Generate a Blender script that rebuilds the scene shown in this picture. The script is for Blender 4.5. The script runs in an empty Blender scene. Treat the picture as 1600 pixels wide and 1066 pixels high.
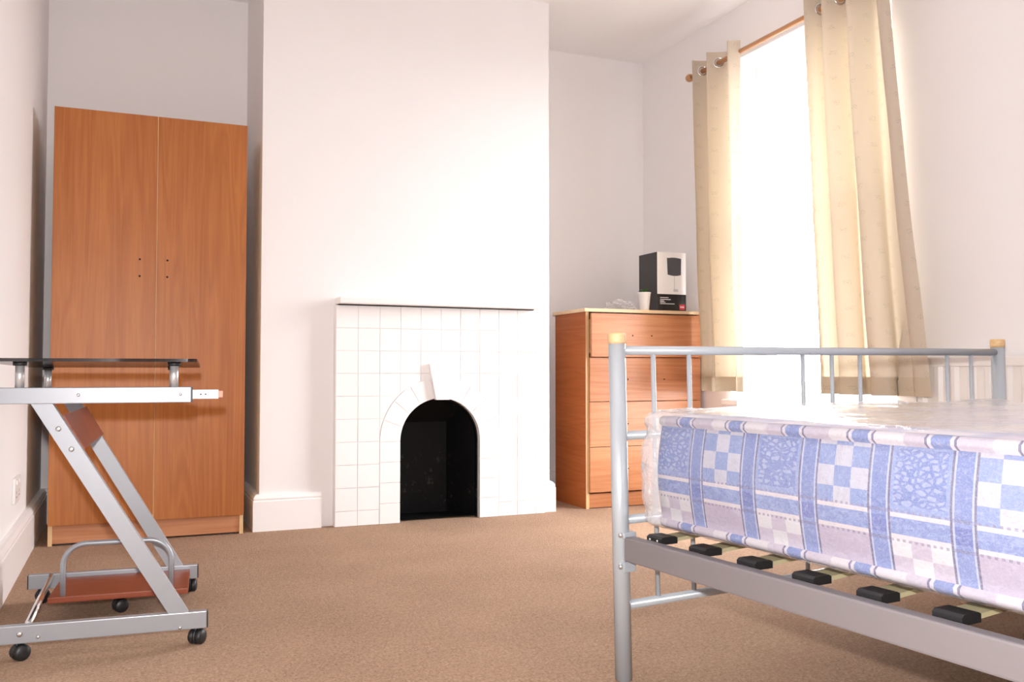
import bpy, bmesh, math, random
from mathutils import Vector, Matrix, noise as mnoise

# ------------------------------------------------------------------ camera, sky, light, exposure
SC = bpy.context.scene
COL = SC.collection
R = math.radians
PI = math.pi

cam_d = bpy.data.cameras.new('camera'); cam = bpy.data.objects.new('camera', cam_d); COL.objects.link(cam)
cam_d.sensor_width = 36.0; cam_d.lens = 36.0 * 1402.5 / 1600.0
cam_d.clip_start = 0.02
cam.location = (0, 0, 0.70)
cam.rotation_euler = (R(90 + 1.93), 0, R(-23.07))
SC.camera = cam

world = bpy.data.worlds.new('overcast_sky'); SC.world = world
world.use_nodes = True
bg = world.node_tree.nodes['Background']
bg.inputs[0].default_value = (0.97, 0.98, 1.0, 1)
bg.inputs[1].default_value = 14.0

# camera-mounted flash, a hand's breadth above the lens (casts the hard desk shadow on the wardrobe)
fl = bpy.data.lights.new('camera_flash', 'SPOT'); flo = bpy.data.objects.new('camera_flash', fl); COL.objects.link(flo)
fl.energy = 118; fl.shadow_soft_size = 0.02; fl.spot_size = R(140); fl.spot_blend = 0.3
fl.color = (1.0, 0.97, 0.95)
flo.location = (-0.02, 0.0, 0.815); flo.rotation_euler = (R(90 + 6), 0, R(-23.07))

# portal in the window opening guides the daylight rays
po = bpy.data.lights.new('window_portal', 'AREA'); poo = bpy.data.objects.new('window_portal', po); COL.objects.link(poo)
po.shape = 'RECTANGLE'; po.size = 2.1; po.size_y = 1.3
poo.location = (3.10, 3.30, 1.25); poo.rotation_euler = (0, R(90), 0)
po.cycles.is_portal = True

SC.view_settings.view_transform = 'Standard'
try: SC.view_settings.look = 'None'
except Exception: pass
SC.view_settings.gamma = 1.0
SC.view_settings.use_curve_mapping = False
SC.view_settings.exposure = 0.85
SC.cycles.use_denoising = True
SC.cycles.max_bounces = 14; SC.cycles.diffuse_bounces = 8; SC.cycles.transparent_max_bounces = 16
SC.cycles.caustics_reflective = False; SC.cycles.caustics_refractive = False
SC.cycles.sample_clamp_indirect = 8.0

# ------------------------------------------------------------------ node helpers
class X:
    """tiny expression wrapper: every operation becomes a Math node"""
    def __init__(s, nt, sock): s.nt = nt; s.s = sock
    def _op(s, op, *o, clamp=False):
        n = s.nt.nodes.new('ShaderNodeMath'); n.operation = op; n.use_clamp = clamp
        for i, a in enumerate((s,) + o):
            if isinstance(a, X): s.nt.links.new(a.s, n.inputs[i])
            else: n.inputs[i].default_value = a
        return X(s.nt, n.outputs[0])
    def __add__(s, o): return s._op('ADD', o)
    def __sub__(s, o): return s._op('SUBTRACT', o)
    def __mul__(s, o): return s._op('MULTIPLY', o)
    def __truediv__(s, o): return s._op('DIVIDE', o)
    def gt(s, o): return s._op('GREATER_THAN', o)
    def lt(s, o): return s._op('LESS_THAN', o)
    def frac(s): return s._op('FRACT')
    def floor(s): return s._op('FLOOR')
    def mod(s, o): return s._op('FLOORED_MODULO', o)
    def abs(s): return s._op('ABSOLUTE')
    def max(s, o): return s._op('MAXIMUM', o)
    def min(s, o): return s._op('MINIMUM', o)
    def between(s, a, b): return s.gt(a) * s.lt(b)

def mixc(nt, f, a, b):
    n = nt.nodes.new('ShaderNodeMix'); n.data_type = 'RGBA'
    if isinstance(f, X): nt.links.new(f.s, n.inputs[0])
    elif isinstance(f, (int, float)): n.inputs[0].default_value = f
    else: nt.links.new(f, n.inputs[0])
    for v, k in ((a, 6), (b, 7)):
        if isinstance(v, tuple): n.inputs[k].default_value = (*v[:3], 1)
        else: nt.links.new(v, n.inputs[k])
    return n.outputs[2]

def srgb(r, g, b):
    f = lambda c: (c / 255 / 12.92) if c / 255 <= 0.04045 else ((c / 255 + 0.055) / 1.055) ** 2.4
    return (f(r), f(g), f(b))

def mat(name, col=(0.8, 0.8, 0.8), rough=0.5, metal=0.0, spec=0.5):
    m = bpy.data.materials.new(name); m.use_nodes = True
    b = m.node_tree.nodes['Principled BSDF']
    b.inputs['Base Color'].default_value = (*col[:3], 1); b.inputs['Roughness'].default_value = rough
    b.inputs['Metallic'].default_value = metal; b.inputs['Specular IOR Level'].default_value = spec
    return m

def noise_node(nt, scale, detail=4, rough=0.5, vec=None, dims='3D'):
    n = nt.nodes.new('ShaderNodeTexNoise'); n.inputs['Scale'].default_value = scale
    n.inputs['Detail'].default_value = detail; n.inputs['Roughness'].default_value = rough
    if vec is not None: nt.links.new(vec, n.inputs['Vector'])
    return n

def coords(nt, kind='Object', scale=(1, 1, 1), rot=(0, 0, 0)):
    t = nt.nodes.new('ShaderNodeTexCoord'); mp = nt.nodes.new('ShaderNodeMapping')
    mp.inputs['Scale'].default_value = scale; mp.inputs['Rotation'].default_value = rot
    nt.links.new(t.outputs[kind], mp.inputs['Vector']); return mp.outputs[0]

def add_bump(m, height, strength=0.2, dist=0.01):
    nt = m.node_tree; b = nt.nodes.new('ShaderNodeBump')
    b.inputs['Strength'].default_value = strength; b.inputs['Distance'].default_value = dist
    nt.links.new(height, b.inputs['Height']); nt.links.new(b.outputs[0], nt.nodes['Principled BSDF'].inputs['Normal'])

def paint(name, col, rough=0.75, bump=0.08, scale=60):
    m = mat(name, col, rough); nt = m.node_tree
    n = noise_node(nt, scale, 5, 0.6, coords(nt)); add_bump(m, n.outputs[0], bump, 0.004)
    n2 = noise_node(nt, 1.6, 3, 0.5, coords(nt))
    c = mixc(nt, n2.outputs[0], tuple(v * 0.985 for v in col), tuple(min(1, v * 1.01) for v in col))
    nt.links.new(c, nt.nodes['Principled BSDF'].inputs['Base Color'])
    return m

def wood(name, dark, light, axis='Z', rough=0.42, seed=0.0, scale=1.0):
    """cherry laminate; grain runs along axis"""
    m = mat(name, light, rough, spec=0.4); nt = m.node_tree
    sc = {'Z': (9, 9, 0.55), 'X': (0.55, 9, 9), 'Y': (9, 0.55, 9)}[axis]
    sc = tuple(v * scale for v in sc)
    v = coords(nt, 'Object', sc); mp = v.node; mp.inputs['Location'].default_value = (seed, seed * 1.7, seed * 0.6)
    n1 = noise_node(nt, 1.0, 3, 0.5, v); n1.inputs['Distortion'].default_value = 0.7
    rings = X(nt, n1.outputs[0]) * 9.0
    rings = (rings.frac() - 0.5).abs() * 2.0
    fs = {'Z': (140, 140, 3), 'X': (3, 140, 140), 'Y': (140, 3, 140)}[axis]
    n2 = noise_node(nt, 1.0, 3, 0.7, coords(nt, 'Object', fs))
    bs = {'Z': (5, 5, 0.4), 'X': (0.4, 5, 5), 'Y': (5, 0.4, 5)}[axis]
    n3 = noise_node(nt, 1.0, 2, 0.5, coords(nt, 'Object', bs))
    f = rings * 0.30 + X(nt, n2.outputs[0]) * 0.75 + X(nt, n3.outputs[0]) * 0.75
    f = (f - 0.45)._op('MULTIPLY', 0.85, clamp=True)
    c = mixc(nt, f, dark, light)
    nt.links.new(c, nt.nodes['Principled BSDF'].inputs['Base Color'])
    return m

# ------------------------------------------------------------------ materials
M = {}
M['wall'] = paint('wall_paint', (0.82, 0.80, 0.80), 0.8)
M['ceil'] = paint('ceiling_paint', (0.86, 0.85, 0.85), 0.85)
M['trim'] = paint('gloss_trim_paint', (0.86, 0.835, 0.83), 0.35, 0.05, 25)
M['tile'] = paint('painted_tile', (0.88, 0.865, 0.865), 0.28, 0.06, 30)
M['grout'] = paint('painted_grout', (0.86, 0.84, 0.84), 0.6)
M['cherry_v'] = wood('cherry_laminate_upright', srgb(144, 76, 20), srgb(188, 118, 56), 'Z')
M['cherry_v2'] = wood('cherry_laminate_upright_second', srgb(144, 76, 20), srgb(188, 118, 56), 'Z', seed=4.3)
M['cherry_h'] = wood('cherry_laminate_level_sheen', srgb(164, 100, 60), srgb(212, 154, 114), 'X', 0.34)  # lightened: glare on the drawer fronts is put into the colour
M['cherry_side'] = wood('cherry_laminate_side', srgb(150, 76, 28), srgb(190, 112, 62), 'Y')
M['shelfwood'] = wood('mahogany_shelf', srgb(110, 46, 24), srgb(160, 82, 52), 'X')
M['edge'] = wood('pale_edge_band', srgb(205, 165, 115), srgb(230, 198, 155), 'Z')
M['top_edge'] = wood('pale_top_edge', srgb(212, 180, 140), srgb(236, 212, 178), 'X')
M['pine'] = wood('pine_cap', srgb(204, 164, 112), srgb(232, 204, 164), 'X', 0.5, scale=3)
M['rodwood'] = wood('varnished_rod', srgb(170, 118, 78), srgb(210, 164, 122), 'Y', 0.35)
M['slat'] = wood('birch_slat', srgb(166, 156, 122), srgb(192, 184, 152), 'X', 0.5)
M['black'] = mat('black_plastic', (0.012, 0.012, 0.013), 0.45)
M['blackhole'] = mat('drilled_hole', (0.01, 0.006, 0.004), 0.9)
M['chrome'] = mat('chrome', (0.82, 0.82, 0.83), 0.16, 1.0)
M['spacer'] = mat('brushed_spacer', (0.62, 0.62, 0.63), 0.35, 0.6)
M['screw'] = mat('screw_steel', (0.75, 0.75, 0.75), 0.3, 1.0)
M['white_metal'] = mat('white_slide_enamel', (0.82, 0.82, 0.82), 0.4)
M['plastic_white'] = mat('white_plastic', (0.80, 0.78, 0.76), 0.35)
M['pinktip'] = mat('pink_tip', srgb(205, 150, 130), 0.5)

def silver(name, col, rough, metal):
    m = mat(name, col, rough, metal); nt = m.node_tree
    n = noise_node(nt, 900, 2, 0.5, coords(nt)); add_bump(m, n.outputs[0], 0.04, 0.001)
    return m
M['silver'] = silver('silver_lacquer', srgb(156, 159, 165), 0.36, 0.35)
M['silverbed'] = silver('bed_silver_lacquer', srgb(178, 185, 192), 0.26, 0.25)
M['railgrey'] = silver('rail_lacquer', srgb(128, 123, 125), 0.40, 0.2)

# carpet
m = mat('carpet', srgb(160, 120, 92), 0.95, spec=0.1); nt = m.node_tree
n1 = noise_node(nt, 150, 4, 0.8, coords(nt)); n2 = noise_node(nt, 60, 3, 0.6, coords(nt)); n3 = noise_node(nt, 3, 3, 0.5, coords(nt))
f = (X(nt, n1.outputs[0]) * 1.5 + X(nt, n2.outputs[0]) * 0.4 + X(nt, n3.outputs[0]) * 0.25 - 0.68)._op('MULTIPLY', 1.3, clamp=True)
nt.links.new(mixc(nt, f, srgb(122, 91, 70), srgb(208, 177, 151)), nt.nodes['Principled BSDF'].inputs['Base Color'])
add_bump(m, n1.outputs[0], 0.9, 0.006)
M['carpet'] = m

# fireplace soot
m = mat('sooty_iron', (0.0025, 0.0025, 0.003), 0.55, 0.0, 0.18); nt = m.node_tree
n1 = noise_node(nt, 38, 6, 0.75, coords(nt)); n2 = noise_node(nt, 7, 3, 0.6, coords(nt))
tz = nt.nodes.new('ShaderNodeTexCoord'); sz = nt.nodes.new('ShaderNodeSeparateXYZ'); nt.links.new(tz.outputs['Object'], sz.inputs[0])
sp = (X(nt, n1.outputs[0]) + (X(nt, n2.outputs[0]) - 0.5) * 0.35)  .gt(0.635) * X(nt, sz.outputs[2]).lt(0.30)
nt.links.new(mixc(nt, sp * 0.16, (0.0025, 0.0025, 0.003), (0.16, 0.14, 0.12)), nt.nodes['Principled BSDF'].inputs['Base Color'])
add_bump(m, n2.outputs[0], 0.3, 0.01)
M['soot'] = m

# smoked glass
m = mat('smoked_glass', (0.02, 0.02, 0.022), 0.06, 0.0); nt = m.node_tree
tr = nt.nodes.new('ShaderNodeBsdfTransparent'); tr.inputs[0].default_value = (0.42, 0.42, 0.43, 1)
mx = nt.nodes.new('ShaderNodeMixShader'); mx.inputs[0].default_value = 0.45
nt.links.new(nt.nodes['Principled BSDF'].outputs[0], mx.inputs[1]); nt.links.new(tr.outputs[0], mx.inputs[2])
nt.links.new(mx.outputs[0], nt.nodes['Material Output'].inputs['Surface'])
M['smoked'] = m

# clear window pane
m = mat('window_glass', (0.9, 0.9, 0.9), 0.02); nt = m.node_tree
tr = nt.nodes.new('ShaderNodeBsdfTransparent'); mx = nt.nodes.new('ShaderNodeMixShader'); mx.inputs[0].default_value = 0.94
nt.links.new(nt.nodes['Principled BSDF'].outputs[0], mx.inputs[1]); nt.links.new(tr.outputs[0], mx.inputs[2])
nt.links.new(mx.outputs[0], nt.nodes['Material Output'].inputs['Surface'])
M['pane'] = m

# polythene wrap
def polythene(name, milk, tint=(0.93, 0.91, 0.93), bump=0.35, sc=14):
    m = mat(name, tint, 0.2, 0.0, 0.6); nt = m.node_tree
    n = noise_node(nt, sc, 4, 0.6, coords(nt)); n.inputs['Distortion'].default_value = 1.2
    add_bump(m, n.outputs[0], bump, 0.03)
    tr = nt.nodes.new('ShaderNodeBsdfTransparent'); mx = nt.nodes.new('ShaderNodeMixShader')
    n2 = noise_node(nt, 6, 3, 0.6, coords(nt))
    f = X(nt, n2.outputs[0]) * 0.10 + (milk - 0.05)
    lw = nt.nodes.new('ShaderNodeLayerWeight'); lw.inputs[0].default_value = 0.25
    f = (f + X(nt, lw.outputs['Facing'])._op('POWER', 3.0) * 0.35)._op('MINIMUM', 0.85)
    nt.links.new(f.s, mx.inputs[0])
    nt.links.new(tr.outputs[0], mx.inputs[1]); nt.links.new(nt.nodes['Principled BSDF'].outputs[0], mx.inputs[2])
    gl = nt.nodes.new('ShaderNodeBsdfGlossy'); gl.inputs['Roughness'].default_value = 0.22; gl.inputs[0].default_value = (1, 1, 1, 1)
    bnode = [n for n in nt.nodes if n.bl_idname == 'ShaderNodeBump'][0]; nt.links.new(bnode.outputs[0], gl.inputs['Normal'])
    fr_ = nt.nodes.new('ShaderNodeFresnel'); fr_.inputs['IOR'].default_value = 1.5
    mx2 = nt.nodes.new('ShaderNodeMixShader'); geo = nt.nodes.new('ShaderNodeNewGeometry'); nt.links.new((X(nt, fr_.outputs[0]) * (X(nt, geo.outputs['Backfacing']) * -1.0 + 1.0)).s, mx2.inputs[0])
    nt.links.new(mx.outputs[0], mx2.inputs[1]); nt.links.new(gl.outputs[0], mx2.inputs[2])
    nt.links.new(mx2.outputs[0], nt.nodes['Material Output'].inputs['Surface'])
    return m
M['wrap'] = polythene('clear_polythene_wrap', 0.10)
M['bag'] = polythene('crumpled_polythene', 0.35, bump=0.6, sc=60)

# curtain cloth: woven cream, lets daylight through
def cloth(name, col, trans, tfac):
    m = mat(name, col, 0.9, spec=0.1); nt = m.node_tree
    uvn = nt.nodes.new('ShaderNodeUVMap'); uvn.uv_map = 'UVMap'
    sep = nt.nodes.new('ShaderNodeSeparateXYZ'); nt.links.new(uvn.outputs[0], sep.inputs[0])
    U, Vv = X(nt, sep.outputs[0]), X(nt, sep.outputs[1])
    wv = noise_node(nt, 1.0, 2, 0.6, coords(nt, 'UV', (500, 700, 1)))
    wl = noise_node(nt, 1.0, 3, 0.6, coords(nt, 'UV', (25, 260, 1)))
    # little woven sprigs on a staggered grid
    row = (Vv / 0.055).floor(); cu = (U / 0.11 + row.mod(2.0) * 0.5).frac() - 0.5; cv = (Vv / 0.055).frac() - 0.5
    sn = noise_node(nt, 1.0, 2, 0.6, coords(nt, 'UV', (300, 220, 1)))
    sprig = cu.abs().lt(0.11) * cv.abs().lt(0.17) * X(nt, sn.outputs[0]).gt(0.56)
    f = X(nt, wv.outputs[0]) * 0.5 + X(nt, wl.outputs[0]) * 0.5
    c = mixc(nt, f, tuple(v * 0.88 for v in col), tuple(min(1, v * 1.08) for v in col))
    c = mixc(nt, sprig * 0.5, c, tuple(v * 0.5 for v in col))
    b = nt.nodes['Principled BSDF']; nt.links.new(c, b.inputs['Base Color'])
    tl = nt.nodes.new('ShaderNodeBsdfTranslucent')
    ct = mixc(nt, sprig * 0.55, trans, tuple(v * 0.55 for v in trans)); nt.links.new(ct, tl.inputs[0])
    mx = nt.nodes.new('ShaderNodeMixShader'); mx.inputs[0].default_value = tfac
    nt.links.new(b.outputs[0], mx.inputs[1]); nt.links.new(tl.outputs[0], mx.inputs[2])
    nt.links.new(mx.outputs[0], nt.nodes['Material Output'].inputs['Surface'])
    return m
M['curtain'] = cloth('cream_woven_curtain', srgb(200, 188, 173), srgb(240, 220, 184), 0.14)
M['hem'] = cloth('cream_woven_hem', srgb(196, 182, 160), srgb(196, 170, 130), 0.06)

# mattress ticking: printed blue plaid, UV in metres (u along the edge, v = height / across)
m = mat('blue_plaid_ticking', (0.7, 0.7, 0.8), 0.8, spec=0.2); nt = m.node_tree
uvn = nt.nodes.new('ShaderNodeUVMap'); uvn.uv_map = 'UVMap'
sep = nt.nodes.new('ShaderNodeSeparateXYZ'); nt.links.new(uvn.outputs[0], sep.inputs[0])
U, Z = X(nt, sep.outputs[0]), X(nt, sep.outputs[1])
PER = 0.1525
a = (U - 0.134) / PER              # cell index: stripe at the end of each cell
cell = a.floor(); fr = a.frac()    # stripe occupies fr 0.36..0.64
par = cell.mod(2.0)
stripe = fr.between(0.355, 0.645)
sd = (fr - 0.5).abs()
dark = sd.between(0.118, 0.145)
pale_in = sd.between(0.095, 0.118)
blk = (U - 0.134 + PER * 0.5) / PER; bi = blk.floor(); bf = blk.frac()   # blocks between the stripes
bpar = bi.mod(2.0)                 # 0 leaf / 1 checker
BLUE = srgb(96, 124, 196); MID = srgb(126, 152, 212); LIGHT = srgb(178, 192, 230); PALE = srgb(226, 222, 230)
MAUVE = srgb(184, 172, 200); DK = srgb(84, 78, 128); DEEP = srgb(74, 100, 186)
fine = noise_node(nt, 1.0, 2, 0.7, coords(nt, 'UV', (420, 420, 1)))
leafn = nt.nodes.new('ShaderNodeTexVoronoi'); leafn.inputs['Scale'].default_value = 1.0; leafn.feature = 'DISTANCE_TO_EDGE'
nt.links.new(coords(nt, 'UV', (62, 105, 1), (0, 0, 0.5)), leafn.inputs['Vector'])
leaf = X(nt, leafn.outputs['Distance'])
leafm = leaf.gt(0.16)
inner = ((bf - 0.5).abs()).lt(0.31) * ((Z - 0.530).abs()).lt(0.046)
upper_leaf = mixc(nt, leafm * inner * 0.6, mixc(nt, inner, MID, BLUE), LIGHT)
cx = ((bf - 0.145) / 0.237).floor(); cz = ((Z - 0.465) / 0.036).floor()
chk = (cx + cz + 0.0).mod(2.0)
upper_chk = mixc(nt, chk, srgb(118, 146, 208), srgb(196, 198, 218))
upper = mixc(nt, bpar, upper_leaf, upper_chk)
chk2 = (cx + ((Z - 0.40) / 0.03).floor()).mod(2.0)
low_pale = mixc(nt, chk2, srgb(222, 220, 228), srgb(196, 186, 208))
lower = mixc(nt, bpar, low_pale, MAUVE)
side = mixc(nt, Z.gt(0.450), lower, upper)
band = Z.between(0.436, 0.464)
dn = noise_node(nt, 1.0, 2, 0.6, coords(nt, 'UV', (60, 90, 1), (0, 0, 0.6)))
side = mixc(nt, band, side, mixc(nt, X(nt, dn.outputs[0]).gt(0.5) * 0.7, MID, srgb(100, 126, 196)))
wl = Z.between(0.4640, 0.4715).max(Z.between(0.4285, 0.436))
dots = (U * 90.0).frac().lt(0.5)
side = mixc(nt, wl, side, srgb(222, 214, 222))
gl = Z.between(0.4715, 0.476).max(Z.between(0.424, 0.4285))
side = mixc(nt, gl * dots * 0.7, side, srgb(120, 112, 150))
# stripes over everything
st = mixc(nt, Z.gt(0.476), mixc(nt, band, srgb(108, 134, 204), DEEP), BLUE)
st = mixc(nt, pale_in, st, LIGHT)
st = mixc(nt, dark, st, DK)
hl = Z.between(0.470, 0.476).max(Z.between(0.424, 0.430))
st = mixc(nt, hl * 0.5, st, DK)
side = mixc(nt, stripe, side, st)
# top panel: plaid paled, window glare put into the colour
topc = mixc(nt, bpar, srgb(226, 222, 232), srgb(206, 198, 220))
topc = mixc(nt, stripe * 0.6, topc, LIGHT)
cross = ((Z - 0.60) / 0.21).frac()
topc = mixc(nt, cross.between(0.35, 0.60) * 0.55, topc, srgb(176, 186, 224))
topc = mixc(nt, cross.between(0.70, 0.78) * 0.6, topc, srgb(190, 176, 196))
# piped border: mauve/pale with blue and dark ticks, offset from the stripes
pf = ((U - 0.094) / PER).frac(); pd = (pf - 0.5).abs()
pb = mixc(nt, ((U - 0.134) / PER + 0.2).floor().mod(2.0), srgb(196, 186, 206), srgb(220, 214, 224))
pb = mixc(nt, pd.lt(0.16), pb, srgb(214, 208, 222))
pb = mixc(nt, pd.lt(0.11), pb, BLUE)
pb = mixc(nt, pd.between(0.155, 0.185), pb, DK)
border = Z.between(0.580, 0.612).max(Z.lt(0.373))
side = mixc(nt, Z.gt(0.612), side, topc)
side = mixc(nt, border, side, pb)
mot = noise_node(nt, 1.0, 3, 0.7, coords(nt, 'UV', (130, 130, 1)))
side = mixc(nt, (X(nt, mot.outputs[0]) - 0.5)._op('MULTIPLY', 1.6, clamp=True), side, srgb(206, 210, 232))
side = mixc(nt, (X(nt, mot.outputs[0]) * -1.0 + 0.47)._op('MULTIPLY', 1.3, clamp=True), side, srgb(96, 110, 168))
fm = X(nt, fine.outputs[0])._op('MULTIPLY', 1.0)
side = mixc(nt, (fm - 0.45)._op('MULTIPLY', 0.9, clamp=True), side, srgb(236, 236, 244))
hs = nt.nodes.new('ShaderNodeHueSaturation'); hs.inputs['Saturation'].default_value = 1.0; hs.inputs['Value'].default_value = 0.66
tv = nt.nodes.new('ShaderNodeMath'); tv.operation = 'MULTIPLY_ADD'; nt.links.new(Z.gt(0.612).s, tv.inputs[0]); tv.inputs[1].default_value = 0.35; tv.inputs[2].default_value = 0.60  # top value raised above the sides: glare painted in
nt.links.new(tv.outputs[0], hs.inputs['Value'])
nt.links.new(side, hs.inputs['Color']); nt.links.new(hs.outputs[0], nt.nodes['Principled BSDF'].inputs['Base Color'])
add_bump(m, fine.outputs[0], 0.15, 0.003)
M['ticking'] = m

# lamp carton print
M['carton_dark'] = mat('carton_charcoal', (0.035, 0.035, 0.038), 0.45)
M['carton_white'] = mat('carton_white', (0.86, 0.85, 0.85), 0.35)
M['carton_black'] = mat('carton_black_band', (0.014, 0.014, 0.017), 0.25)
M['print_grey'] = mat('printed_lamp_shade', srgb(74, 76, 84), 0.4)
M['print_line'] = mat('printed_lamp_stem', srgb(196, 198, 206), 0.4)
M['print_white'] = mat('printed_white_text', (0.75, 0.75, 0.78), 0.5)
M['print_red'] = mat('printed_red_logo', srgb(196, 36, 40), 0.4)
M['leaf'] = mat('green_leaf', srgb(70, 120, 52), 0.5)
m = paint('white_ceramic', (0.84, 0.82, 0.81), 0.3, 0.02); M['ceramic'] = m
M['soil'] = paint('potting_soil', (0.03, 0.02, 0.015), 0.95)
M['rad'] = mat('radiator_enamel', (0.80, 0.765, 0.74), 0.3)
M['upvc'] = mat('white_window_frame', (0.85, 0.85, 0.85), 0.3)

# ------------------------------------------------------------------ mesh helpers
class MB:
    def __init__(s): s.v = []; s.f = []; s.sm = []; s.uv = None
    def _add(s, vs, fs, smooth=False):
        o = len(s.v); s.v += [tuple(p) for p in vs]; s.f += [tuple(i + o for i in f) for f in fs]; s.sm += [smooth] * len(fs); return s
    def box(s, a, b, bev=0.0):
        x0, y0, z0 = a; x1, y1, z1 = b
        if bev <= 0:
            return s._add([(x0,y0,z0),(x1,y0,z0),(x1,y1,z0),(x0,y1,z0),(x0,y0,z1),(x1,y0,z1),(x1,y1,z1),(x0,y1,z1)],
                          [(0,3,2,1),(4,5,6,7),(0,1,5,4),(1,2,6,5),(2,3,7,6),(3,0,4,7)])
        bm = bmesh.new(); bmesh.ops.create_cube(bm, size=1)
        bmesh.ops.scale(bm, vec=(x1-x0, y1-y0, z1-z0), verts=bm.verts)
        bmesh.ops.translate(bm, vec=((x0+x1)/2, (y0+y1)/2, (z0+z1)/2), verts=bm.verts)
        bmesh.ops.bevel(bm, geom=list(bm.edges), offset=bev, segments=2, profile=0.6, affect='EDGES')
        bm.verts.index_update()
        s._add([v.co[:] for v in bm.verts], [[v.index for v in f.verts] for f in bm.faces]); bm.free(); return s
    def tube(s, pts, r, n=14, cap=True, radii=None):
        pts = [Vector(p) for p in pts]; k = len(pts); vs = []; fs = []
        up = None
        for i, p in enumerate(pts):
            t = (pts[min(i+1, k-1)] - pts[max(i-1, 0)]).normalized()
            if up is None:
                up = Vector((0,0,1)) if abs(t.z) < 0.9 else Vector((1,0,0))
            a = (up - t * up.dot(t)).normalized(); up = a
            b = t.cross(a); rr = radii[i] if radii else r
            for j in range(n):
                q = 2*PI*j/n; vs.append(p + (a*math.cos(q) + b*math.sin(q)) * rr)
        for i in range(k-1):
            for j in range(n):
                fs.append((i*n+j, i*n+(j+1)%n, (i+1)*n+(j+1)%n, (i+1)*n+j))
        s._add(vs, fs, True)
        if cap:
            o = len(s.v) - len(vs)
            s.f += [tuple(o + j for j in reversed(range(n))), tuple(o + (k-1)*n + j for j in range(n))]; s.sm += [False, False]
        return s
    def lathe(s, prof, c=(0,0,0), axis='Z', n=20, smooth=True):
        vs = []; fs = []
        for (r, h) in prof:
            for j in range(n):
                q = 2*PI*j/n; x, y = r*math.cos(q), r*math.sin(q)
                p = (x, y, h) if axis == 'Z' else ((h, x, y) if axis == 'X' else (y, h, x))
                vs.append((p[0]+c[0], p[1]+c[1], p[2]+c[2]))
        for i in range(len(prof)-1):
            for j in range(n):
                fs.append((i*n+j, i*n+(j+1)%n, (i+1)*n+(j+1)%n, (i+1)*n+j))
        fs.append(tuple(reversed(range(n)))); fs.append(tuple((len(prof)-1)*n+j for j in range(n)))
        return s._add(vs, fs, smooth)
    def prism(s, poly, y0, y1, ax='Y'):
        """poly in (x,z), extruded from y0 to y1"""
        k = len(poly)
        if ax == 'Y': vs = [(x, y0, z) for x, z in poly] + [(x, y1, z) for x, z in poly]
        elif ax == 'X': vs = [(y0, x, z) for x, z in poly] + [(y1, x, z) for x, z in poly]
        else: vs = [(x, z, y0) for x, z in poly] + [(x, z, y1) for x, z in poly]
        fs = [tuple(range(k)), tuple(reversed(range(k, 2*k)))] + [(i, i+k, (i+1)%k+k, (i+1)%k) for i in range(k)]
        return s._add(vs, fs)
    def mesh(s, name):
        me = bpy.data.meshes.new(name); me.from_pydata(s.v, [], s.f); me.update()
        me.polygons.foreach_set('use_smooth', s.sm)
        bm = bmesh.new(); bm.from_mesh(me); bmesh.ops.recalc_face_normals(bm, faces=bm.faces); bm.to_mesh(me); bm.free()
        return me
    def build(s, name, material, parent=None):
        o = bpy.data.objects.new(name, s.mesh(name)); COL.objects.link(o)
        if material: o.data.materials.append(material)
        if parent: o.parent = parent
        return o

def share(o, name, loc=(0,0,0), rot=(0,0,0), parent=None):
    c = bpy.data.objects.new(name, o.data); COL.objects.link(c); c.location = loc; c.rotation_euler = rot
    if parent: c.parent = parent
    return c
def empty(name, loc=(0,0,0), rz=0):
    o = bpy.data.objects.new(name, None); COL.objects.link(o); o.location = loc; o.rotation_euler = (0,0,rz); o.empty_display_size = 0.1; return o
def tag(o, label, cat, group=None):
    o['label'] = label; o['category'] = cat
    if group: o['group'] = group
    return o
def struct(o, label=None):
    o['kind'] = 'structure'
    if label: o['label'] = label
    return o
def box(a, b, bev=0.0): return MB().box(a, b, bev)
def dup(root, loc, rz, label):
    c = root.copy(); COL.objects.link(c); c.location = loc; c.rotation_euler = (0,0,rz); c['label'] = label
    for ch in root.children:
        d = ch.copy(); COL.objects.link(d); d.parent = c
        for g in ch.children:
            e = g.copy(); COL.objects.link(e); e.parent = d
    return c

# ------------------------------------------------------------------ room shell
XL, XR, YB, YF, ZC = -0.37, 2.86, 4.68, -0.75, 2.575
CX0, CX1, CY = 0.532, 1.944, 4.085         # chimney breast
struct(box((XL-.1, YF-.1, -.1), (XR+.35, YB+.1, 0)).build('floor', M['carpet']), 'tan brown cut-pile carpet covering the whole floor')
struct(box((XL-.1, YF-.1, ZC), (XR+.35, YB+.1, ZC+.1)).build('ceiling', M['ceil']), 'plain white ceiling')
struct(box((XL-.1, YF, 0), (XL, YB, ZC)).build('wall_left', M['wall']), 'white wall on the left beside the wheeled desk')
struct(box((XL-.1, YB, 0), (XR+.35, YB+.1, ZC)).build('wall_back', M['wall']), 'white alcove wall behind the wardrobe and the drawers')
struct(box((XL-.1, YF-.1, 0), (XR+.35, YF, ZC)).build('wall_front', M['wall']), 'plain white wall behind the camera')
# chimney breast with the fire opening left free
cb = MB()
cb.box((CX0, CY, 0), (1.13, YB, ZC)); cb.box((1.58, CY, 0), (CX1, YB, ZC)); cb.box((1.13, CY, 0.62), (1.58, YB, ZC)); cb.box((1.13, 4.36, 0), (1.58, YB, .62))
struct(cb.build('wall_chimney', M['wall']), 'white chimney breast standing forward between two alcoves')
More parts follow.
